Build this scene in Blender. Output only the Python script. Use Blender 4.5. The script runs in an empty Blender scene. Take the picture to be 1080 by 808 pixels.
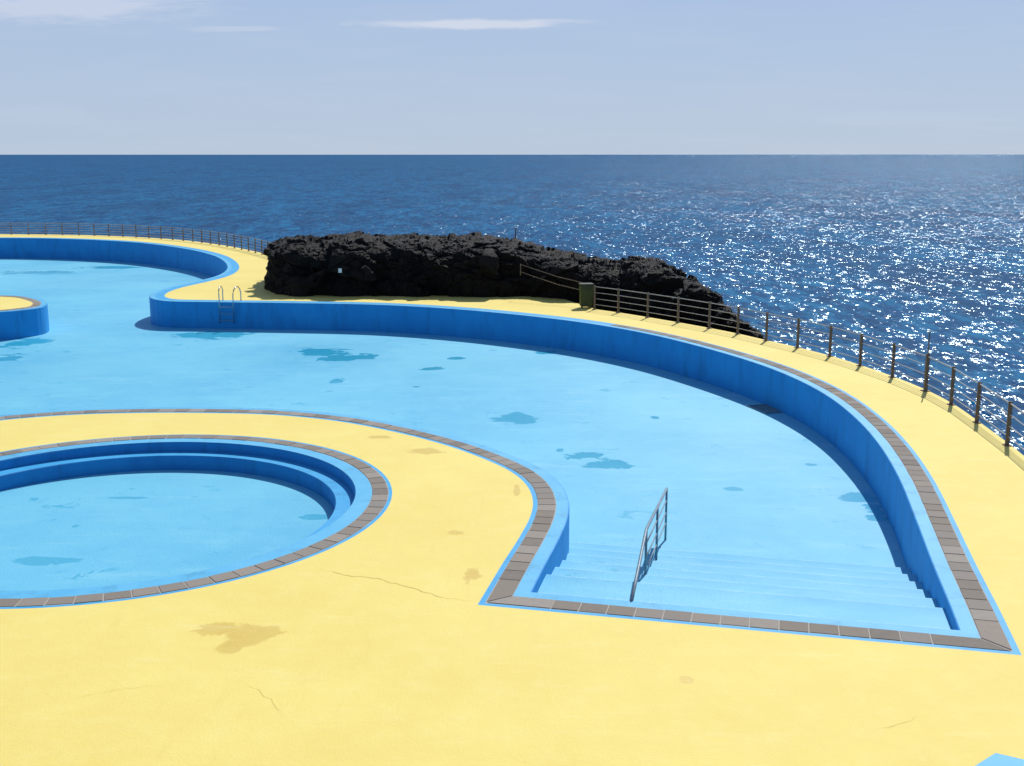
import bpy, bmesh, math, random
from mathutils import Vector, noise, Matrix
from mathutils.geometry import delaunay_2d_cdt
from mathutils.bvhtree import BVHTree
random.seed(7)
C = bpy.context.scene.collection
H=6.5; F=1200.0; HY=163.0; CY=404.0; CX=540.0
TH=math.atan((CY-HY)/F); CT=math.cos(TH); TT=math.tan(TH)
def P(x,y,z=0.0):
    h=H-z; s=h/(y-HY)
    return Vector((s*(x-CX)/CT, s*(F-(y-CY)*TT)))
# ------------------------------------------------------------ nodes
class NT:
    def __init__(s,name):
        s.m=bpy.data.materials.new(name); s.m.use_nodes=True; s.t=s.m.node_tree
        s.b=s.t.nodes['Principled BSDF']; s.geo=None
    def n(s,typ,**kw):
        nd=s.t.nodes.new(typ)
        for k,v in kw.items(): setattr(nd,k,v)
        return nd
    def link(s,a,b): s.t.links.new(a,b)
    def put(s,sock,v):
        if isinstance(v,bpy.types.NodeSocket): s.link(v,sock)
        elif isinstance(v,(tuple,list)) and len(v)==3 and sock.type=='RGBA': sock.default_value=(*v,1)
        else: sock.default_value=v
    def pos(s):
        if not s.geo: s.geo=s.n('ShaderNodeNewGeometry')
        return s.geo.outputs['Position']
    def math(s,op,a,b=0.0,clamp=False):
        nd=s.n('ShaderNodeMath',operation=op,use_clamp=clamp); s.put(nd.inputs[0],a); s.put(nd.inputs[1],b); return nd.outputs[0]
    def vmath(s,op,a,b=(0,0,0)):
        nd=s.n('ShaderNodeVectorMath',operation=op); s.put(nd.inputs[0],a); s.put(nd.inputs[1],b); return nd.outputs[0]
    def mix(s,f,a,b,bt='MIX'):
        nd=s.n('ShaderNodeMix',data_type='RGBA',blend_type=bt); s.put(nd.inputs[0],f); s.put(nd.inputs[6],a); s.put(nd.inputs[7],b); return nd.outputs[2]
    def mapping(s,scale,loc=(0,0,0),rot=(0,0,0),src=None):
        nd=s.n('ShaderNodeMapping'); s.link(src or s.pos(),nd.inputs[0])
        nd.inputs[1].default_value=loc; nd.inputs[2].default_value=rot; nd.inputs[3].default_value=scale; return nd.outputs[0]
    def noise(s,scale,detail=4,rough=.5,dist=0,vec=None,col=False):
        nd=s.n('ShaderNodeTexNoise'); s.link(vec or s.pos(),nd.inputs['Vector'])
        nd.inputs['Scale'].default_value=scale; nd.inputs['Detail'].default_value=detail
        nd.inputs['Roughness'].default_value=rough; nd.inputs['Distortion'].default_value=dist
        return nd.outputs['Color' if col else 'Fac']
    def rng(s,v,a,b,c=0.0,d=1.0,smooth=False):
        nd=s.n('ShaderNodeMapRange',interpolation_type='SMOOTHSTEP' if smooth else 'LINEAR'); s.put(nd.inputs[0],v)
        nd.inputs[1].default_value=a; nd.inputs[2].default_value=b; nd.inputs[3].default_value=c; nd.inputs[4].default_value=d
        return nd.outputs[0]
    def bump(s,h,strength=.3,dist=.01,normal=None):
        nd=s.n('ShaderNodeBump'); s.put(nd.inputs['Height'],h); nd.inputs['Strength'].default_value=strength; nd.inputs['Distance'].default_value=dist
        if normal: s.link(normal,nd.inputs['Normal'])
        return nd.outputs[0]
    def spots(s,lst,nz,amp=.9,inner=.82):
        """irregular patches: (x,y,rx,ry,rot)"""
        out=None
        for (x,y,rx,ry,rot) in lst:
            sb=s.n('ShaderNodeVectorMath',operation='SUBTRACT'); s.link(s.pos(),sb.inputs[0]); sb.inputs[1].default_value=(x,y,0)
            r=s.n('ShaderNodeVectorRotate',rotation_type='Z_AXIS'); s.link(sb.outputs[0],r.inputs[0]); r.inputs['Angle'].default_value=-rot
            m=s.n('ShaderNodeVectorMath',operation='MULTIPLY'); s.link(r.outputs[0],m.inputs[0]); m.inputs[1].default_value=(1/rx,1/ry,0)
            l=s.n('ShaderNodeVectorMath',operation='LENGTH'); s.link(m.outputs[0],l.inputs[0])
            d=s.math('ADD',l.outputs['Value'],s.math('MULTIPLY',s.math('SUBTRACT',nz,.5),amp*2.4))
            k=s.rng(d,1.0,inner,0,1,True)
            out=k if out is None else s.math('MAXIMUM',out,k)
        return out
    def fin(s,col,rough=.7,normal=None,spec=.4,metal=0):
        s.put(s.b.inputs['Base Color'],col); s.put(s.b.inputs['Roughness'],rough); s.b.inputs['Specular IOR Level'].default_value=spec
        s.put(s.b.inputs['Metallic'],metal)
        if normal: s.link(normal,s.b.inputs['Normal'])
        return s.m
def spot_px(x,y,rx,ry,z=0.0,rot=0):
    c=P(x,y,z); return (c.x,c.y,rx*(H-z)/(CT*(y-HY)),ry*c.y/(y-HY),rot)

# deck paint
t=NT('yellow_paint')
big=t.noise(.35,6,.6); mid=t.noise(2.2,6,.65); fine=t.noise(28,4,.7)
col=t.mix(t.rng(big,.35,.65),(.905,.740,.215),(.865,.685,.180))
col=t.mix(t.rng(mid,.48,.70,0,.35),col,(.92,.79,.29))
nzs=t.noise(1.9,9,.75,.6)
st=t.spots([spot_px(262,670,34,14),spot_px(232,664,28,9),spot_px(285,664,14,7),spot_px(240,684,16,8),spot_px(498,606,11,9),spot_px(725,717,8,5),spot_px(606,503,12,3),spot_px(545,518,4,8),spot_px(445,476,24,3.5),spot_px(480,562,11,3),spot_px(400,461,14,2)],nzs,1.1,.70)
rim_=t.math('MULTIPLY',st,t.rng(mid,.3,.7,.42,.78))
col=t.mix(rim_,col,(.66,.43,.06))
sp=t.rng(t.noise(5.5,8,.78),.62,.72,0,.36); col=t.mix(sp,col,(.66,.48,.13))
tiny=t.rng(t.noise(16,5,.8),.69,.74,0,.5); col=t.mix(tiny,col,(.45,.32,.12))
sc=t.rng(t.noise(1.2,7,.78,0,t.mapping((.35,2.2,1),rot=(0,0,.6))),.56,.72,0,.30); col=t.mix(sc,col,(.95,.88,.50))
sc2=t.rng(t.noise(1.5,7,.78,0,t.mapping((2.4,.3,1),rot=(0,0,.25))),.57,.72,0,.28); col=t.mix(sc2,col,(.76,.57,.14))
gr=t.rng(t.noise(60,2,.6),.3,.7,.0,.16); col=t.mix(gr,col,(.70,.53,.13))
h=t.math('ADD',t.math('MULTIPLY',fine,.5),mid)
YEL=t.fin(col,t.math('SUBTRACT',.72,t.math('MULTIPLY',st,.25)),t.bump(h,.38,.02),.3)
t=NT('crack_dirt'); CRACK=t.fin(t.mix(t.noise(9,4,.6),(.64,.48,.14),(.83,.65,.19)),.95)
# pool floor paint
def bluefloor(name,spots,wetpow=.8,steps=None):
    t=NT(name)
    big=t.noise(.16,7,.62); mid=t.noise(1.4,7,.65); fine=t.noise(22,3,.7)
    col=t.mix(t.rng(big,.38,.62),(.115,.485,.705),(.165,.560,.745))
    col=t.mix(t.rng(mid,.45,.72,0,.45),col,(.20,.595,.755))
    streak=t.rng(t.noise(1.0,8,.78,.4,t.mapping((.3,1.6,1),rot=(0,0,-.2))),.53,.70,0,.5); col=t.mix(streak,col,(.28,.64,.77))
    sc=t.rng(t.noise(2.4,9,.8,1.0),.57,.68,0,.45); col=t.mix(sc,col,(.055,.39,.62))
    if steps:
        o,dr=steps
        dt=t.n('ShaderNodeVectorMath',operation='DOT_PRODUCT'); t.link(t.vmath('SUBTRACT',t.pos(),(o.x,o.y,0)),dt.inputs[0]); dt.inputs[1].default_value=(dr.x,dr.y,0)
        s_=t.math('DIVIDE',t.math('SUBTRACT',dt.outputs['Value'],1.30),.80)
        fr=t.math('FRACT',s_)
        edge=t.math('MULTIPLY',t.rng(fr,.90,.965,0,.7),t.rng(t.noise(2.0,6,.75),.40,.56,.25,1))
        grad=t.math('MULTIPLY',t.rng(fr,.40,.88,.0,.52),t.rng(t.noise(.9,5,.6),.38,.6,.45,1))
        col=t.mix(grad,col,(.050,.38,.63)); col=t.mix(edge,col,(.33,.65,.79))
    nz=t.noise(1.15,7,.62,.8,t.mapping((.65,1.15,1),rot=(0,0,.15)))
    st=t.spots(spots,nz,1.8,.88)
    col=t.mix(t.math('MULTIPLY',st,t.rng(mid,.3,.65,wetpow*.75,wetpow)),col,(.006,.375,.57))
    s2=t.math('MULTIPLY',t.rng(t.noise(1.7,7,.76,.5,vec=t.mapping((.6,.9,1))),.615,.630),t.rng(t.noise(.14,2,.5),.38,.50))
    col=t.mix(t.math('MULTIPLY',s2,.65),col,(.012,.37,.58))
    dk=t.rng(t.noise(5,8,.86),.63,.68,0,.55); col=t.mix(dk,col,(.05,.30,.45))
    film=t.rng(t.noise(.09,3,.5),.42,.6)
    rough=t.math('SUBTRACT',.62,t.math('MULTIPLY',film,.16)); rough=t.math('SUBTRACT',rough,t.math('MULTIPLY',st,.28))
    return t.fin(col,rough,t.bump(t.math('ADD',fine,mid),.3,.02),.35)
D=-1.2
FLOOR=bluefloor('weathered_blue_floor_paint',[spot_px(343,371,24,4.5,D),spot_px(368,377,24,4.5,D),spot_px(545,442,24,6,D),spot_px(612,481,22,6,D),spot_px(636,490,28,8,D),
  spot_px(905,525,18,6,D),spot_px(922,538,18,9,D),spot_px(25,362,22,5,D),spot_px(8,378,18,4,D),spot_px(225,354,38,4,D),
  spot_px(455,389,13,1.8,D),spot_px(355,402,7,2,D),spot_px(40,288,36,2,-1.5),spot_px(120,282,34,1.5,-1.5),spot_px(480,378,7,1.5,D),spot_px(575,372,14,2,D),spot_px(855,490,8,2,D),spot_px(690,440,4,1.5,D),spot_px(440,408,6,1.2,D),spot_px(775,516,9,2,D),spot_px(590,475,5,2,D)])
RFLOOR=bluefloor('round_pool_floor_paint',[spot_px(45,592,26,4,-.55),spot_px(330,545,14,3,-.55),spot_px(80,555,4,1.6,-.55),spot_px(130,525,26,1.6,-.55)],.55)
def paint(name,c1,c2,rough=.6):
    t=NT(name); a=t.noise(1.1,6,.65); b=t.noise(14,4,.7)
    st=t.noise(2.5,5,.65,vec=t.mapping((1,1,.2)))
    col=t.mix(t.rng(a,.35,.65),c1,c2); col=t.mix(t.rng(st,.52,.70,0,.55),col,tuple(x*.62 for x in c1))
    ch=t.rng(t.noise(6,7,.75),.66,.72,0,.35); col=t.mix(ch,col,tuple(min(1,x*1.5+.03) for x in c2))
    return t.fin(col,rough,t.bump(b,.25,.012),.4)
WALL=paint('deep_blue_wall_paint',(.004,.255,.63),(.007,.30,.69))
RISER=paint('round_pool_wall_paint',(.004,.20,.52),(.007,.245,.58))
COPE=paint('light_blue_coping_paint',(.085,.44,.72),(.13,.50,.75))
BAND=paint('mid_blue_band_paint',(.03,.36,.70),(.05,.41,.74))
t=NT('stone_paver'); at=t.n('ShaderNodeAttribute',attribute_name='tint')
rp_=t.n('ShaderNodeValToRGB'); t.link(at.outputs['Fac'],rp_.inputs[0]); cr=rp_.color_ramp
cr.elements[0].color=(.21,.18,.15,1); cr.elements[1].color=(.38,.34,.29,1)
for p_,c_ in ((.3,(.27,.225,.18,1)),(.55,(.28,.255,.225,1)),(.8,(.33,.275,.225,1))): e=cr.elements.new(p_); e.color=c_
c=t.mix(t.rng(t.noise(9,6,.7),.35,.7,0,.5),rp_.outputs[0],(.29,.26,.22)); c=t.mix(t.rng(t.noise(30,5,.75),.55,.7,0,.4),c,(.16,.135,.115))
PAVE=t.fin(c,.85,t.bump(t.noise(40,5,.7),.5,.01),.2)
t=NT('mortar'); MORT=t.fin(t.mix(t.noise(8),(.36,.33,.28),(.52,.48,.42)),.95)
t=NT('sea_concrete'); SKIRT=t.fin(t.mix(t.noise(.8,6,.6),(.10,.09,.075),(.22,.20,.17)),.9,t.bump(t.noise(6,6,.7),.6,.05))
t=NT('lava_rock')
a=t.noise(.9,8,.65); b=t.noise(5,9,.78)
c=t.mix(t.rng(a,.4,.65),(.0050,.0045,.0045),(.017,.0115,.0095)); c=t.mix(t.rng(b,.56,.74,0,.6),c,(.048,.036,.029))
ROCK=t.fin(c,.62,t.bump(b,1.0,.16),.22)
def metal(name,c1,c2,rough=.5,met=.5,rust=None):
    t=NT(name); c=t.mix(t.rng(t.noise(12,5,.7),.4,.65),c1,c2)
    if rust: c=t.mix(t.rng(t.noise(20,5,.7),.55,.62,0,.8),c,rust)
    return t.fin(c,rough,t.bump(t.noise(60,3,.6),.15,.004),.5,met)
POST=metal('weathered_post_metal',(.14,.108,.082),(.21,.165,.125),.65,.1,(.21,.13,.075))
RAIL=metal('rail_metal',(.38,.38,.37),(.50,.50,.49),.4,.3)
STEEL=metal('stainless_steel',(.42,.43,.44),(.55,.55,.55),.25,.95)
RUNG=metal('dull_step_metal',(.16,.22,.28),(.24,.30,.35),.5,.4)
HRAIL=metal('pool_handrail_metal',(.15,.22,.28),(.22,.31,.37),.5,.1,(.24,.18,.12))
BIN=metal('olive_bin_paint',(.030,.050,.012),(.042,.064,.018),.6,.0)
BINL=metal('dark_bin_trim',(.02,.030,.01),(.03,.040,.014),.6,.0)
GRATE=metal('drain_grate_metal',(.12,.24,.31),(.17,.30,.37),.6,.1)
WHITE=metal('white_sign_paint',(.7,.7,.68),(.8,.8,.78),.5,0)
# sea : wave slopes taken straight from noise vectors, so far water keeps its waves
t=NT('sea_water')
def wv(scale,detail,rough,amp,m):
    q=t.vmath('SUBTRACT',t.noise(scale,detail,rough,.2,m,True),(.5,.5,.5)); return t.vmath('MULTIPLY',q,(amp,amp,0))
m1=t.mapping((1,.50,1),rot=(0,0,.15)); m2=t.mapping((1,.45,1),rot=(0,0,-.2))
calm=t.noise(.03,6,.65,.4,t.mapping((.8,.8,1)))
sl=t.vmath('ADD',wv(.12,1,.5,.18,m1),t.vmath('ADD',wv(1.0,3,.70,1.85,m1),wv(2.6,3,.7,2.2,m2)))
sc_=t.rng(calm,.35,.65,.88,1.15); cmb=t.n('ShaderNodeCombineXYZ'); [t.link(sc_,cmb.inputs[i]) for i in range(3)]
sl=t.vmath('MULTIPLY',sl,cmb.outputs[0])
nrm=t.vmath('NORMALIZE',t.vmath('ADD',sl,(0,0,1)))
patch=t.noise(.006,6,.6,.5,t.mapping((.35,1.0,1)))
pc=t.noise(.9,5,.75,.3,t.mapping((1,.30,1),rot=(0,0,.12))); pf=t.noise(.25,7,.82,.3,t.mapping((1,.25,1),rot=(0,0,-.1)))
pm=t.noise(.05,9,.86,.3,t.mapping((1,.25,1)))
c=t.mix(t.rng(patch,.38,.62),(.0028,.054,.165),(.0035,.070,.200)); c=t.mix(t.rng(pc,.45,.58,0,.9),c,(.009,.160,.330))  # ripple light and dark mixed into the water colour, since distant slopes average out
c=t.mix(t.rng(pf,.48,.58,0,.7),c,(.0015,.030,.105)); c=t.mix(t.rng(pm,.49,.58,0,.55),c,(.0012,.032,.110))
df=t.n('ShaderNodeBsdfDiffuse'); t.link(c,df.inputs[0])
gl=t.n('ShaderNodeBsdfGlossy'); gl.inputs['Roughness'].default_value=.17; t.link(nrm,gl.inputs['Normal']); gl.inputs['Color'].default_value=(.74,.91,1,1)
fr=t.n('ShaderNodeFresnel'); fr.inputs['IOR'].default_value=1.33; t.link(nrm,fr.inputs['Normal'])
fac=t.math('MINIMUM',t.math('MULTIPLY',fr.outputs[0],1.0),.14)
mx=t.n('ShaderNodeMixShader'); t.link(fac,mx.inputs[0]); t.link(df.outputs[0],mx.inputs[1]); t.link(gl.outputs[0],mx.inputs[2])
t.link(mx.outputs[0],t.t.nodes['Material Output'].inputs['Surface']); t.t.nodes.remove(t.b); SEA=t.m
# ------------------------------------------------------------ mesh helpers
def newobj(name,mesh,mat,parent=None,smooth=False):
    o=bpy.data.objects.new(name,mesh); C.objects.link(o); mesh.materials.append(mat)
    if parent: o.parent=parent
    if smooth:
        for p_ in mesh.polygons: p_.use_smooth=True
    return o
def pyobj(name,v,f,mat,parent=None,smooth=False):
    me=bpy.data.meshes.new(name); me.from_pydata([tuple(x) for x in v],[],f); me.validate(); me.update()
    return newobj(name,me,mat,parent,smooth)
def bmobj(name,bm,mat,parent=None,smooth=False):
    me=bpy.data.meshes.new(name); bmesh.ops.recalc_face_normals(bm,faces=bm.faces); bm.to_mesh(me); bm.free()
    return newobj(name,me,mat,parent,smooth)
def thing(name,label,cat,loc=(0,0,0),group=None):
    o=bpy.data.objects.new(name,None); C.objects.link(o); o.location=loc; o.empty_display_size=.2
    o['label']=label; o['category']=cat
    if group: o['group']=group
    return o
def rel(o,parent):
    o.parent=parent; o.data.transform(Matrix.Translation(-parent.location)); return o
def tube(bm,pts,r,n=8,cap=True):
    pts=[Vector(q) for q in pts]; rings=[]
    for i,q in enumerate(pts):
        a=pts[max(i-1,0)]; b=pts[min(i+1,len(pts)-1)]; d=(b-a).normalized()
        up=Vector((0,0,1)) if abs(d.z)<.9 else Vector((0,1,0))
        s=d.cross(up).normalized(); w=s.cross(d)
        rings.append([bm.verts.new(q+r*(math.cos(2*math.pi*k/n)*s+math.sin(2*math.pi*k/n)*w)) for k in range(n)])
    for a,b in zip(rings,rings[1:]):
        for k in range(n): bm.faces.new((a[k],a[(k+1)%n],b[(k+1)%n],b[k]))
    if cap: bm.faces.new(rings[0][::-1]); bm.faces.new(rings[-1])
def box(bm,c,s,rz=0,bev=0,taper=1):
    r=bmesh.ops.create_cube(bm,size=1); vs=r['verts']
    for v in vs:
        k=taper if v.co.z<0 else 1
        v.co=Vector((v.co.x*s[0]*k,v.co.y*s[1]*k,v.co.z*s[2]))
    if bev:
        es=list({e for v in vs for e in v.link_edges}); rr=bmesh.ops.bevel(bm,geom=es,offset=bev,segments=2,affect='EDGES'); vs=list({v for f in rr['faces'] for v in f.verts}|{v for v in vs if v.is_valid})
    ca,sa=math.cos(rz),math.sin(rz)
    for v in vs:
        x,y,z=v.co; v.co=Vector((c[0]+x*ca-y*sa,c[1]+x*sa+y*ca,c[2]+z))
def cat(pts,step=.3):
    out=[]; n=len(pts)
    for i in range(n-1):
        p0=pts[max(i-1,0)]; p1=pts[i]; p2=pts[i+1]; p3=pts[min(i+2,n-1)]
        def tj(ti,a,b): return ti+max((b-a).length,1e-4)**.5
        if i==0: p0=p1-(p2-p1)
        if i==n-2: p3=p2+(p2-p1)
        t0=0; t1=tj(t0,p0,p1); t2=tj(t1,p1,p2); t3=tj(t2,p2,p3)
        k=max(1,int((p2-p1).length/step))
        for j in range(k):
            tt=t1+(t2-t1)*j/k
            A1=p0*((t1-tt)/(t1-t0))+p1*((tt-t0)/(t1-t0)); A2=p1*((t2-tt)/(t2-t1))+p2*((tt-t1)/(t2-t1)); A3=p2*((t3-tt)/(t3-t2))+p3*((tt-t2)/(t3-t2))
            B1=A1*((t2-tt)/(t2-t0))+A2*((tt-t0)/(t2-t0)); B2=A2*((t3-tt)/(t3-t1))+A3*((tt-t1)/(t3-t1))
            out.append(B1*((t2-tt)/(t2-t1))+B2*((tt-t1)/(t2-t1)))
    out.append(pts[-1].copy()); return out
def miters(poly):
    n=len(poly); M=[]
    for i in range(n):
        a=(poly[i]-poly[i-1]).normalized(); b=(poly[(i+1)%n]-poly[i]).normalized()
        na=Vector((a.y,-a.x)); nb=Vector((b.y,-b.x)); m=na+nb
        if m.length<1e-3: m=na
        m.normalize(); M.append(m/max(m.dot(na),.58))
    return M
def off(poly,M,d): return [p_+m*d for p_,m in zip(poly,M)]
def inside(pt,poly):
    x,y=pt; r=False; j=len(poly)-1
    for i in range(len(poly)):
        xi,yi=poly[i]; xj,yj=poly[j]
        if (yi>y)!=(yj>y) and x<(xj-xi)*(y-yi)/(yj-yi)+xi: r=not r
        j=i
    return r
def fill(name,outer,holes,zf,mat,parent=None,extra=()):
    vs=[]; es=[]
    for lp in [outer]+holes:
        b=len(vs); vs+= [Vector(p_) for p_ in lp]; es+=[(b+i,b+(i+1)%len(lp)) for i in range(len(lp))]
    vs+=[Vector(e) for e in extra]
    ov,oe,of,_,_,_=delaunay_2d_cdt(vs,es,[],0,1e-5)
    fs=[]
    for f in of:
        c=sum((ov[i] for i in f),Vector((0,0)))/len(f)
        if inside(c,outer) and not any(inside(c,h_) for h_ in holes): fs.append(tuple(f))
    me=bpy.data.meshes.new(name); me.from_pydata([(q.x,q.y,zf(q)) for q in ov],[],fs)
    bm=bmesh.new(); bm.from_mesh(me)
    bmesh.ops.delete(bm,geom=[v for v in bm.verts if not v.link_faces],context='VERTS')
    for f in bm.faces:
        f.normal_update()
        if f.normal.z<0: f.normal_flip()
    bm.to_mesh(me); bm.free()
    return newobj(name,me,mat,parent)
def ribbon(name,A,B,za,zb,mat,closed=True,parent=None):
    n=len(A); v=[(q.x,q.y,za) for q in A]+[(q.x,q.y,zb) for q in B]
    f=[(i,(i+1)%n,n+(i+1)%n,n+i) for i in range(n if closed else n-1)]
    return pyobj(name,v,f,mat,parent)
def rings(name,levels,mat,parent=None,closed=True):
    v=[];f=[];n=len(levels[0][0])
    for lp,z in levels: v+=[(q.x,q.y,z) for q in lp]
    for k in range(len(levels)-1):
        for i in range(n if closed else n-1):
            j=(i+1)%n; f.append((k*n+i,k*n+j,(k+1)*n+j,(k+1)*n+i))
    return pyobj(name,v,f,mat,parent)
def tiles(name,segs,d0,d1,parent,size=.42,gap=.020,top=.010):
    v=[];f=[];tint=[]
    for pts,nm in segs:
        L=[0]
        for a,b in zip(pts,pts[1:]): L.append(L[-1]+(b-a).length)
        n=max(1,round(L[-1]/size)); 
        def samp(s):
            s=min(max(s,0),L[-1])
            lo,hi=0,len(L)-2
            while lo<hi:
                md=(lo+hi+1)//2
                if L[md]<=s: lo=md
                else: hi=md-1
            k=(s-L[lo])/max(L[lo+1]-L[lo],1e-6); return pts[lo].lerp(pts[lo+1],k),nm[lo].lerp(nm[lo+1],k)
        for i in range(n):
            a=L[-1]*i/n+gap/2; b=L[-1]*(i+1)/n-gap/2; zz=top+random.uniform(-.003,.003)
            p0,n0=samp(a); p1,n1=samp(b); e0=d0+random.uniform(-.008,.008); e1=d1+random.uniform(-.008,.008)
            q=[p0+n0*e0,p1+n1*e0,p1+n1*e1,p0+n0*e1]; k=len(v)
            c=sum(q,Vector((0,0)))/4
            v+=[(x.x,x.y,-.01) for x in q]+[(x.x,x.y,zz-.004) for x in q]+[(*(x+(c-x).normalized()*.008),zz) for x in q]
            for r in (0,4):
                for e in range(4): f.append((k+r+e,k+r+(e+1)%4,k+r+4+(e+1)%4,k+r+4+e))
            f.append((k+8,k+9,k+10,k+11)); tint+=[random.random()]*12
    o=pyobj(name,v,f,PAVE,parent)
    at=o.data.attributes.new('tint','FLOAT','POINT')
    for i,x in enumerate(tint[:len(at.data)]): at.data[i].value=x
    bm=bmesh.new(); bm.from_mesh(o.data); bmesh.ops.recalc_face_normals(bm,faces=bm.faces); bm.to_mesh(o.data); bm.free()
    return o
# ------------------------------------------------------------ pool outline
A=P(561,624); B=P(1011,664)
segN=[A.lerp(B,i/20) for i in range(21)]
Rpx=[(1001,638),(982,592),(965,547),(947,503),(926,468),(902,441),(873,418),(840,400),(800,384),(740,366),(680,351.5),(620,341),(560,333.5)]
R2px=[(480,326),(400,321.5),(300,319.5),(220,318.5),(175,317.5),(159,314.5),(160,309.5),(178,303),(205,297),(228,291),(239,284),(236,275.5),(222,268.5),(190,261.5),(140,255.5),(80,252.3),(0,251)]
segRall=cat([B]+[P(*q) for q in Rpx+R2px]+[Vector((-60,88)),Vector((-70,74)),Vector((-68,50)),Vector((-55,30)),Vector((-36,23)),Vector((-24,24)),P(-60,446),P(0,437.5)]+[P(*q) for q in
   [(80,431.5),(150,429.5),(230,429.5),(300,431.5),(370,438),(430,448.5),(490,463),(535,478),(570,493.5),(591,510),(600,528),(599,546),(589,570),(574,598)]]+[A],.3)
poly=segN[:-1]+segRall[:-1]
M=miters(poly); n0=len(segN)-1
cut=P(640,344); iR=min(range(len(poly)),key=lambda i:(poly[i]-cut).length)
lf=P(0,437.5); iL=min(range(len(poly)),key=lambda i:(poly[i]-lf).length); iL-=30
a0,a1,a2=.25,.60,.69
pool=thing('swimming_pool','large drained swimming pool of curving outline, painted blue inside, ending in wide steps','pool',(0,0,0))
def fz(q): return -1.2 if q.y<52 else -1.2-.4*min((q.y-52)/38,1)
gridp=[Vector((x,y)) for x in range(-66,12,4) for y in range(16,92,3) if inside((x,y),poly)]
ci=[P(0,311),P(25,312),P(42,315.3),P(50,319.5),P(43,324),P(22,327),P(0,329)]+[Vector((-28,46.2)),Vector((-34,47)),Vector((-37,50)),Vector((-34,54)),Vector((-28,54.6))]
isl=cat([ci[i] for i in range(len(ci))]+[ci[0]],.25)[:-1]
area=sum(isl[i-1].x*isl[i].y-isl[i].x*isl[i-1].y for i in range(len(isl)))
if area<0: isl=isl[::-1]
d=(B-A).normalized(); nn=Vector((-d.y,d.x))
STEP=bluefloor('step_blue_paint',[spot_px(738,571,30,2.2,-1.0),spot_px(712,602,10,2,-.7)],.75,(A,nn))
fill('pool_floor',poly,[],fz,FLOOR,pool,gridp)
rings('pool_wall',[(off(poly,M,.025),0.0),(off(poly,M,.006),-.008),(poly,-.03),(poly,-1.75)],WALL,pool)
rings('coping_strip',[(off(poly,M,.025),0.0),(off(poly,M,a0),0.0)],COPE,pool)
N=len(poly)
idx_pav=list(range(iL,N))+list(range(0,iR+1)); idx_non=list(range(iR,iL+1))
def sub(d,idx): return [poly[i]+M[i]*d for i in idx]
ribbon('mortar_bed',sub(a0,idx_pav),sub(a1,idx_pav),0,0,MORT,False,pool)
ribbon('painted_edge_line',sub(a1,idx_pav),sub(a2,idx_pav),0,0,BAND,False,pool)
ribbon('painted_rim_band',sub(a0,idx_non),sub(a2,idx_non),0,0,BAND,False,pool)
segs=[]
for rngs in (list(range(iL,N))+[0],list(range(0,n0+1)),list(range(n0,iR+1))):
    segs.append(([poly[i] for i in rngs],[M[i] for i in rngs]))
tiles('paver_border',segs,a0+.010,a1-.010,pool,.40)
# drain grate in the floor by the right wall
g=P(812,431,-1.19)
bm=bmesh.new()
for sx_,sy_,w_,h_ in ((0,.55,1.0,.06),(0,-.55,1.0,.06),(.47,0,.06,1.04),(-.47,0,.06,1.04)): box(bm,(sx_,sy_,.012),(w_,h_,.022))
for k_ in range(13): box(bm,(-.42+.07*k_,0,.009),(.035,1.03,.016))
box(bm,(0,0,.001),(.95,1.1,.006))
bmesh.ops.rotate(bm,verts=bm.verts,cent=(0,0,0),matrix=Matrix.Rotation(.35,3,'Z')); bmesh.ops.translate(bm,verts=bm.verts,vec=(g.x,g.y,-1.196))
bmobj('floor_grate',bm,GRATE,pool)
# steps
NS=6; Z0=-.20; DR=(1.2+Z0)/NS; TR=.80
prof=[(-.02,Z0)]; s=1.30; z=Z0
for k in range(NS):
    prof.append((s,z)); z-=DR
    if k==NS-1: z-=.02
    prof.append((s,z)); s+=TR
prof.append((s-TR-.1,z-.1)); prof.append((-.02,z-.1))
x0,x1=-2.2,8.6
v=[];f=[]
for e in [A+d*x0,A+d*x1]:
    for (a,zz) in prof: q=e+nn*a; v.append((q.x,q.y,zz))
m=len(prof); f=[(i,(i+1)%m,m+(i+1)%m,m+i) for i in range(m)]+[tuple(range(m)),tuple(range(m,2*m))[::-1]]
st=pyobj('steps',v,f,STEP,pool)
bm=bmesh.new(); bm.from_mesh(st.data); bmesh.ops.recalc_face_normals(bm,faces=bm.faces)
bmesh.ops.bevel(bm,geom=[e for e in bm.edges if e.calc_length()>5],offset=.022,segments=2,affect='EDGES'); bm.to_mesh(st.data); bm.free()
# island
Mi=miters(isl)
il=thing('pool_island','low yellow-topped island with blue wall standing in the drained pool at left edge','pool island',(0,0,0))
rings('island_wall',[(off(isl,Mi,-.02),0),(isl,-.025),(isl,-1.3)],WALL,il)
rings('coping_strip',[(off(isl,Mi,-.02),0),(off(isl,Mi,-.25),0)],COPE,il)
rings('mortar_bed',[(off(isl,Mi,-.25),0),(off(isl,Mi,-.60),0)],MORT,il)
tiles('paver_border',[(isl+[isl[0]],Mi+[Mi[0]])],-.26,-.59,il)
fill('island_top',off(isl,Mi,-.60),[],lambda q:0.0,YEL,il)
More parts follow.
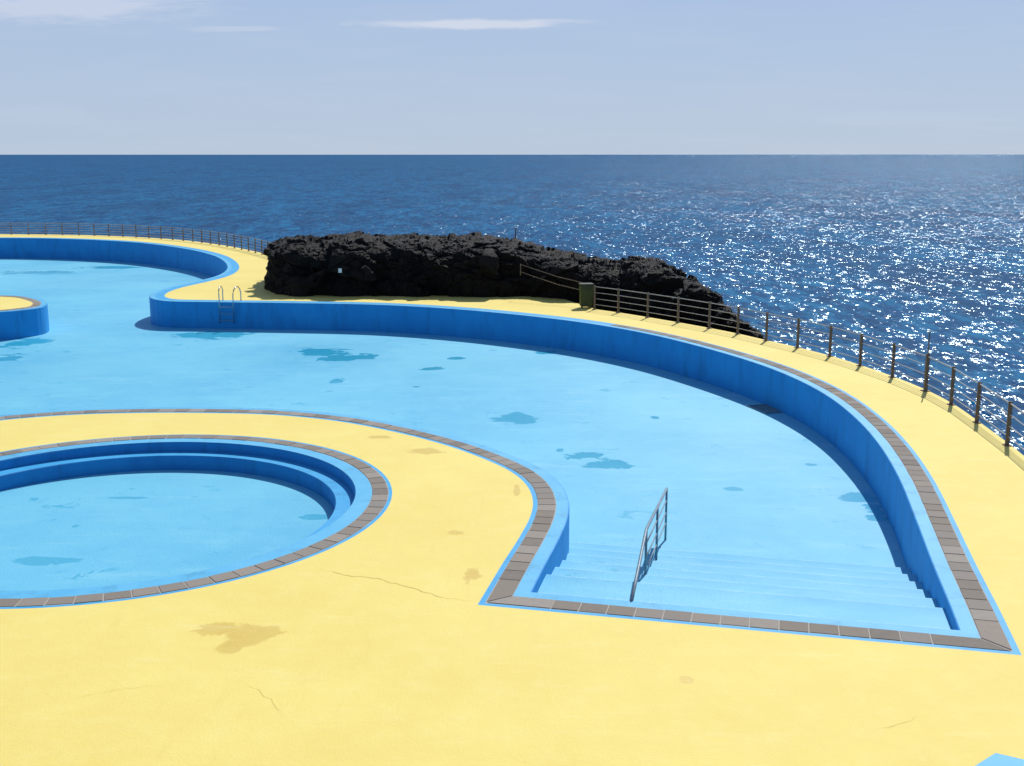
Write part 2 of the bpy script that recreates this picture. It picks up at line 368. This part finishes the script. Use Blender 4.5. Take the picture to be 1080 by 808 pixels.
# round pool
cc=Vector((-7.6,20.9))
def circ(r,n=144): return [cc+Vector((math.cos(2*math.pi*i/n),math.sin(2*math.pi*i/n)))*r for i in range(n)]
rp=thing('round_pool','small round drained paddling pool with stepped blue rim and brown paver ring','pool',(cc.x,cc.y,0))
rl=[]
rl.append(rings('pool_wall',[(circ(4.57),0),(circ(4.555),-.02),(circ(4.55),-.22)],RISER,None))
rl.append(rings('ledge',[(circ(4.55),-.22),(circ(4.18),-.22)],BAND,None))
rl.append(rings('lower_riser',[(circ(4.18),-.22),(circ(4.165),-.235),(circ(4.16),-.55)],RISER,None))
rl.append(fill('pool_floor',circ(4.16),[],lambda q:-.55,RFLOOR))
rl.append(rings('coping_strip',[(circ(4.57),0),(circ(4.89),0)],COPE,None))
rl.append(rings('mortar_bed',[(circ(4.89),0),(circ(5.21),0)],MORT,None))
rl.append(rings('painted_edge_line',[(circ(5.21),0),(circ(5.28),0)],BAND,None))
ring=circ(1.0); nm=[q-cc for q in ring]
base=circ(5.0)
rl.append(tiles('paver_border',[(base+[base[0]],nm+[nm[0]])],-.10,.20,None,.40))
for o in rl: rel(o,rp)
# ------------------------------------------------------------ deck
rpx=[(1185,600),(1137,540),(1097,500),(1062,470),(1030,446),(1003,427),(976,412.5),(941,398),(907,386),(875,376),(841,367),(808,359.5),(778,352.5),(748,346.5),(715,340.5),(683,335),(652,330),(627,326.5)]
rpts=[P(*q) for q in rpx]
fpx=[(296,274.5),(276,268.5),(255,263.5),(230,258.8),(180,252.8),(100,248.6),(0,247.2),(-120,247)]
fpts=[P(*q) for q in fpx]
def offopen(pts,dd):
    out=[]
    for i,q in enumerate(pts):
        a=(pts[min(i+1,len(pts)-1)]-pts[max(i-1,0)]).normalized(); out.append(q+Vector((a.y,-a.x))*dd)
    return out
rs=cat(rpts,.5); fs_=cat(fpts,.8)
outer=[Vector((-80,-4)),Vector((14,-4)),Vector((11.5,8))]+offopen(rs,.10)+[Vector((1.5,54.5)),Vector((-3,57)),Vector((-9,58)),Vector((-12.6,61)),Vector((-13.8,67))]+offopen(fs_,.35)+[Vector((-80,90))]
deck=fill('deck',outer,[off(poly,M,a2),circ(5.28)],lambda q:0.0,YEL); deck['kind']='structure'
sk=rings('sea_wall',[(outer,0.0),(outer,-8.0)],SKIRT); sk['kind']='structure'
k=[P(1022,812),P(1050,794.5),P(1100,806),P(1080,830)]
bc=pyobj('painted_floor_mark',[(q.x,q.y,.004) for q in k],[(0,1,2,3)],COPE)
bc['kind']='structure'
def crack(pts,wd,seed):
    rnd=random.Random(seed); P_=cat([P(*q) for q in pts],.09); P_=[q+Vector((rnd.gauss(0,.018),rnd.gauss(0,.022))) for q in P_]
    n=len(P_); v=[]
    for i,q in enumerate(P_):
        a=(P_[min(i+1,n-1)]-P_[max(i-1,0)]).normalized(); nv=Vector((-a.y,a.x))*wd*(.35+rnd.random()*.8)*min(1,i/6,(n-1-i)/6)
        v+=[(q.x+nv.x,q.y+nv.y,.003),(q.x-nv.x,q.y-nv.y,.003)]
    o=pyobj('deck_crack',v,[(2*i,2*i+1,2*i+3,2*i+2) for i in range(n-1)],CRACK); o['kind']='structure'
crack([(334,599),(362,606),(398,610),(430,619),(462,628),(500,634)],.009,3)
crack([(905,772),(948,764),(985,751)],.003,5)
crack([(250,716),(285,738),(300,762)],.003,6)
crack([(60,742),(120,728),(190,722)],.003,9)
sea=pyobj('sea',[(-60000,-300,-5),(60000,-300,-5),(60000,90000,-5),(-60000,90000,-5)],[(0,1,2,3)],SEA); sea['kind']='structure'
# ------------------------------------------------------------ rock
spine=[(-11.65,54.9,59,-.8,-.8),(-11.56,54.4,61,1.6,-.6),(-11.3,54.0,61.5,2.05,-.5),(-10.4,53.4,62,2.25,-.5),(-8,53.0,62,2.35,-.5),(-5.5,52.9,62,2.45,-.5),(-4.9,52.8,62,2.45,-.5),(-4.6,52.8,62,2.3,-.5),(-2.5,52.8,62,2.38,-.5),(-.6,52.8,61.5,2.25,-.5),(0.2,52.7,61,2.15,-.5),(.6,52.7,61,1.95,-.5),
 (2,52.2,60,1.8,-.5),(3.4,50.9,59,1.6,-2),(5,49.3,58,1.6,-6),(6.7,47.7,56,1.75,-6),(7.0,46.9,55,1.4,-6),(7.8,45.6,53,1.15,-6),(8.2,44.9,52,.75,-6),(9.0,43.8,50,.2,-6),(9.6,42.5,48,-.35,-6),(10.2,41.6,46,-1.3,-6),(10.9,41.2,44,-3.5,-6),(11.2,41,43,-6,-6)]
NU,NV=680,200
cum=[0]
for a,b in zip(spine,spine[1:]): cum.append(cum[-1]+math.hypot(b[0]-a[0],b[1]-a[1])+.35*abs(b[3]-a[3]))
def sp(s):
    i=0
    while i<len(cum)-2 and cum[i+1]<s: i+=1
    k=min(max((s-cum[i])/(cum[i+1]-cum[i]),0),1); return [a*(1-k)+b*k for a,b in zip(spine[i],spine[i+1])]
bm=bmesh.new(); G=[]
for i in range(NU):
    X,Fy,By,zc,z0=sp(cum[-1]*i/(NU-1)); row=[]
    zc+=noise.noise(Vector((X*.8,3.3,0)))*.12
    Fy+=noise.noise(Vector((X*.6,1.3,4)))*.6
    for j in range(NV):
        w=j/(NV-1); w=w**1.35; tt=math.pi*w; cs=math.cos(tt); sn=math.sin(tt)
        yy=(Fy+By)/2-(By-Fy)/2*(1 if cs>0 else -1)*abs(cs)**.7
        zb=z0 if w<.5 else -6
        zz=zb+(zc-zb)*max(sn,0)**.22
        bl=min(max((-7.0-X)/4.5,0),1)
        row.append(bm.verts.new((X-max(0,yy-Fy)*.20*bl,yy,zz)))
    G.append(row)
for i in range(NU-1):
    for j in range(NV-1): bm.faces.new((G[i][j],G[i+1][j],G[i+1][j+1],G[i][j+1]))
bm.normal_update()
def facet(q,sc,seed,soft):
    w=Vector((q.x*sc*.8,q.y*sc,q.z*sc*1.6)); ds,ps=noise.voronoi(w); c_=ps[0]*3.7+Vector((seed,0,0))
    dr=Vector((noise.cell(c_),noise.cell(c_+Vector((11,0,0))),noise.cell(c_+Vector((0,17,0)))))
    v_=noise.cell(c_+Vector((0,0,23)))*.12/sc+(w-ps[0]).dot(dr)/sc*.24
    return v_*min(1,(ds[1]-ds[0])*soft)
disp=[]
for vv_ in bm.verts:
    q=vv_.co
    wq=q+Vector((noise.noise(q*1.7),noise.noise(q*1.7+Vector((9,0,0))),noise.noise(q*1.7+Vector((0,9,0)))))*.14
    dd=facet(wq,.62,0,26)+facet(wq,1.5,5,32)*1.15+facet(wq,3.6,9,36)*.95+noise.fractal(q*1.5,.7,2.1,6)*.09+noise.fractal(q*8,.5,2.1,3)*.04
    disp.append(max(-.45,min(.38,dd)))
for vv_,dd in zip(bm.verts,disp):
    nrm_=vv_.normal if vv_.normal.z>-.2 else Vector((0,0,1))
    s_=1.0 if abs(nrm_.z)<.6 else .75
    vv_.co+=nrm_*dd*s_
rock=bmobj('rock_outcrop',bm,ROCK)
if sum(p_.normal.z for p_ in rock.data.polygons)<0: rock.data.flip_normals()
rock['label']='long craggy black lava rock rising between the yellow deck and the sea'; rock['category']='rock'
bvh=BVHTree.FromPolygons([v.co for v in rock.data.vertices],[tuple(p_.vertices) for p_ in rock.data.polygons])
# ------------------------------------------------------------ railings
def railing(name,label,pts,hs,rails,pr,pw,tall=None):
    t0=thing(name,label,'railing',(pts[0].x,pts[0].y,0))
    for i,q in enumerate(pts):
        if tall==i: continue
        a=pts[min(i+1,len(pts)-1)]-pts[max(i-1,0)]; rz=math.atan2(a.y,a.x)
        bm=bmesh.new(); box(bm,(q.x,q.y,hs/2),(pw*.55,pw,hs),rz,.006); box(bm,(q.x,q.y,.012),(pw*1.8,pw*1.8,.024),rz)
        rel(bmobj('post',bm,POST),t0)
    for k,zz in enumerate(rails):
        bm=bmesh.new(); tube(bm,[(q.x,q.y,zz) for q in pts],pr*(1.4 if k==len(rails)-1 else 1),8)
        rel(bmobj('rail',bm,RAIL,smooth=True),t0)
    return t0
railing('deck_railing','metal post railing along the seaward deck edge right of the black rock',rpts,1.03,[.22,.47,.73,.98],.012,.09,6)
L=[0]
for a,b in zip(fs_,fs_[1:]): L.append(L[-1]+(b-a).length)
fp=[];n=int(L[-1]/1.5)
for i in range(n+1):
    s_=L[-1]*i/n; j=0
    while j<len(L)-2 and L[j+1]<s_: j+=1
    fp.append(fs_[j].lerp(fs_[j+1],(s_-L[j])/(L[j+1]-L[j])))
railing('deck_railing','distant grey railing curving round the far end of the pool, left of the black rock',fp,.98,[.2,.4,.6,.78,.95],.014,.075)
q=P(976,412.5)
t0=thing('marker_pole','tall thin pole standing out above the right railing','pole',(q.x,q.y,0))
bm=bmesh.new(); box(bm,(0,0,.53),(.075,.10,1.06),1.9,.006); box(bm,(0,0,.012),(.2,.2,.024),1.9); bmobj('base_post',bm,POST,t0)
bm=bmesh.new(); tube(bm,[(0,0,1.05),(0,0,1.75)],.018,10); bmobj('mast',bm,POST,t0,True)
def P3(x,y,Y):
    z=H-(y-HY)*Y/(F-(y-CY)*TT); return Vector(((x-CX)/CT*(H-z)/(y-HY),Y,z))
t0=thing('rock_handrail','thin double handrail sloping up onto the black rock beside the litter bin','handrail',(3.2,49.4,0))
a=P3(549,279,51.9); b=P3(588,292,50.5); c_=P3(622,300,49.3)
for dz in (0,-.34):
    bm=bmesh.new(); tube(bm,[a+Vector((0,0,dz)),b+Vector((0,0,dz)),c_+Vector((0,0,dz))],.013,8); rel(bmobj('rail',bm,POST,smooth=True),t0)
for qq,ln in ((a+Vector((0,.1,0)),.5),(c_,c_.z)):
    bm=bmesh.new(); tube(bm,[qq+Vector((0,0,.02)),qq-Vector((0,0,ln))],.02,8); rel(bmobj('post',bm,POST,smooth=True),t0)
best=None
for k_ in range(60):
    y_=52.9+.08*k_; h_=bvh.ray_cast(Vector((.18,y_,10)),Vector((0,0,-1)))[0]
    if h_ and (best is None or (h_.z-H)/y_>(best.z-H)/best.y): best=h_
best=best or Vector((.18,54,2))
bm=bmesh.new(); tube(bm,[(0,0,-.2),(0,0,.45)],.028,8); tube(bm,[(0,0,.45),(0,0,.50)],.045,8)
o=bmobj('marker_stake',bm,POST); o.location=best; o['label']='tiny stake standing on top of the black rock against the sea'; o['category']='stake'
pz=1.25; px=-(540-367)/1147*52.6
hit=bvh.ray_cast(Vector((px,45,pz)),Vector((0,1,0)))[0]; yy=hit.y if hit else 52.6
t0=thing('notice_plate','small white plate fixed to the front of the black rock','sign',(px,yy-.12,pz))
bm=bmesh.new(); box(bm,(0,0,0),(.16,.02,.20),0,.004); bmobj('plate',bm,WHITE,t0)
bm=bmesh.new(); tube(bm,[(0,.01,0),(0,.35,0)],.015,6); bmobj('bracket',bm,POST,t0)
# litter bin
q=P(618,324.5)
t0=thing('litter_bin','dark olive litter bin beside the black rock where the railing begins','bin',(q.x,q.y,0))
bm=bmesh.new(); box(bm,(0,0,.52),(.56,.46,.92),.15,.025,.88); bmobj('body',bm,BIN,t0)
bm=bmesh.new(); box(bm,(0,0,1.015),(.61,.51,.07),.15,.015); bmobj('rim',bm,BINL,t0)
bm=bmesh.new(); box(bm,(.035,-.232,.86),(.36,.03,.12),.15,.006); bmobj('slot',bm,BINL,t0)
for fx,fy in ((-.18,-.14),(.18,-.14),(-.18,.14),(.18,.14)):
    bm=bmesh.new(); box(bm,(fx,fy,.03),(.06,.06,.06)); bmobj('foot',bm,BINL,t0)
# ladder
qL=P(237,318.9); iw=min(range(N),key=lambda i:(poly[i]-qL).length); w0=poly[iw]; tg=(poly[iw+1]-poly[iw-1]).normalized(); ou=M[iw].normalized()
t0=thing('pool_ladder','stainless steel pool ladder hooked over the far blue wall','ladder',(w0.x,w0.y,0))
for sgn in (-1,1):
    b0=Vector((tg.x,tg.y,0))*.32*sgn; sd=Vector((tg.x,tg.y,0))*sgn; oo=Vector((ou.x,ou.y,0))
    pts=[b0+oo*.62+sd*.10,b0+oo*.62+sd*.10+Vector((0,0,.34))]
    for k in range(1,12):
        an=math.pi*k/12; pts.append(b0+sd*.10*(1-k/12)+oo*(.62-.395*(1-math.cos(an)))+Vector((0,0,.34+.34*math.sin(an))))
    pts+=[b0-oo*.17+Vector((0,0,.30)),b0-oo*.17+Vector((0,0,-.95))]
    bm=bmesh.new(); tube(bm,pts,.025,10); bmobj('side_rail',bm,STEEL,t0,True)
for zz in (-.2,-.5,-.8):
    bm=bmesh.new(); c0=-Vector((ou.x,ou.y,0))*.17+Vector((0,0,zz)); box(bm,c0,(.64,.08,.022),math.atan2(tg.y,tg.x),.005); bmobj('rung',bm,RUNG,t0)
# pool handrail
def HX(Y): return 1.745+.219*(Y-15.8)
def sz(Y):
    q=Vector((HX(Y),Y)); s_=(q-A).dot(nn); return Z0 if s_<1.30 else Z0-DR*min(NS,1+int((s_-1.30)/TR))
t0=thing('pool_handrail','narrow metal handrail running down the middle of the pool steps','handrail',(HX(15.9),15.9,0))
def V3(Y,z): return Vector((HX(Y),Y,z))
tops={18.0:.41,20.05:.15,22.1:-.11}
for Y,tz in tops.items():
    bm=bmesh.new(); tube(bm,[V3(Y,sz(Y)-.02),V3(Y,tz)],.022,8); rel(bmobj('post',bm,HRAIL,smooth=True),t0)
bm=bmesh.new(); tube(bm,[V3(15.75,-.05),V3(16.6,.12),V3(17.9,.40),V3(18.05,.41),V3(22.1,-.11)],.026,10); rel(bmobj('top_rail',bm,HRAIL,smooth=True),t0)
for dz in (-.25,-.5,-.72):
    bm=bmesh.new(); tube(bm,[V3(18.0 if dz>-.6 else 18.4,.41+dz if dz>-.6 else .36+dz),V3(22.1,-.11+dz)],.014,8); rel(bmobj('middle_rail',bm,HRAIL,smooth=True),t0)
# ------------------------------------------------------------ light, sky, camera
AZ=math.radians(23); EL=math.radians(47)
Ld=Vector((math.sin(AZ)*math.cos(EL),math.cos(AZ)*math.cos(EL),math.sin(EL)))
sun=bpy.data.lights.new('sun','SUN'); sun.energy=3.95; sun.angle=math.radians(.53); sun.color=(1,.975,.94)
so=bpy.data.objects.new('sun',sun); C.objects.link(so); so.rotation_euler=Ld.to_track_quat('Z','Y').to_euler(); so.location=(30,60,60)
W=bpy.data.worlds.new('World'); bpy.context.scene.world=W; W.use_nodes=True; wt=W.node_tree
class WT(NT):
    def __init__(s): s.t=wt; s.geo=None
w=WT(); bg=wt.nodes['Background']
sky=w.n('ShaderNodeTexSky'); sky.sky_type='NISHITA'; sky.sun_disc=False; sky.sun_elevation=EL; sky.sun_rotation=AZ; sky.altitude=0; sky.air_density=1.0; sky.dust_density=.4; sky.ozone_density=3
tc=w.n('ShaderNodeTexCoord'); sx=w.n('ShaderNodeSeparateXYZ'); w.link(tc.outputs['Generated'],sx.inputs[0])
yp=w.math('MAXIMUM',sx.outputs[1],.05); uu=w.math('DIVIDE',sx.outputs[0],yp); ww=w.math('DIVIDE',sx.outputs[2],yp)
cv=w.n('ShaderNodeCombineXYZ'); w.link(uu,cv.inputs[0]); w.link(ww,cv.inputs[1])
nz=w.noise(1,6,.6,.3,w.mapping((6,60,1),src=cv.outputs[0]))
nzf=w.noise(1,7,.65,.3,w.mapping((18,110,1),src=cv.outputs[0]))
tot=None
for (cu,cw,ru,rw,am) in ((-.036,.108,.108,.0052,.62),(-.375,.122,.13,.016,.42),(-.236,.104,.06,.003,.25),(.33,.03,.12,.008,.08),(-.40,.035,.06,.008,.07)):
    du=w.math('DIVIDE',w.math('SUBTRACT',uu,cu),ru); dw=w.math('DIVIDE',w.math('SUBTRACT',ww,cw),rw)
    r2=w.math('SQRT',w.math('ADD',w.math('MULTIPLY',du,du),w.math('MULTIPLY',dw,dw)))
    r2=w.math('ADD',r2,w.math('MULTIPLY',w.math('SUBTRACT',nzf,.5),1.6))
    k=w.math('MULTIPLY',w.rng(r2,1.1,.35,0,1,True),am)
    tot=k if tot is None else w.math('MAXIMUM',tot,k)
haze=w.math('MULTIPLY',w.rng(nz,.45,.75),.09)
tot=w.math('MAXIMUM',tot,haze)
# pale blue gradient painted over the sky texture towards the horizon
el=sx.outputs[2]
hz=w.mix(w.rng(el,0,.13),(4.65,5.70,7.25),(4.00,5.25,7.45))
col=w.mix(w.rng(el,.12,.42,.93,0,True),sky.outputs[0],hz)
col=w.mix(tot,col,(7.6,7.8,8.6))
w.link(col,bg.inputs[0]); bg.inputs[1].default_value=.10
cam=bpy.data.cameras.new('camera'); co=bpy.data.objects.new('camera',cam); C.objects.link(co)
cam.sensor_width=36; cam.lens=36*F/1080; cam.clip_end=200000; cam.clip_start=.1
co.location=(0,0,H); co.rotation_euler=(math.pi/2-TH,0,0)
S=bpy.context.scene; S.camera=co
S.view_settings.view_transform='Standard'; S.view_settings.look='None'; S.view_settings.exposure=0
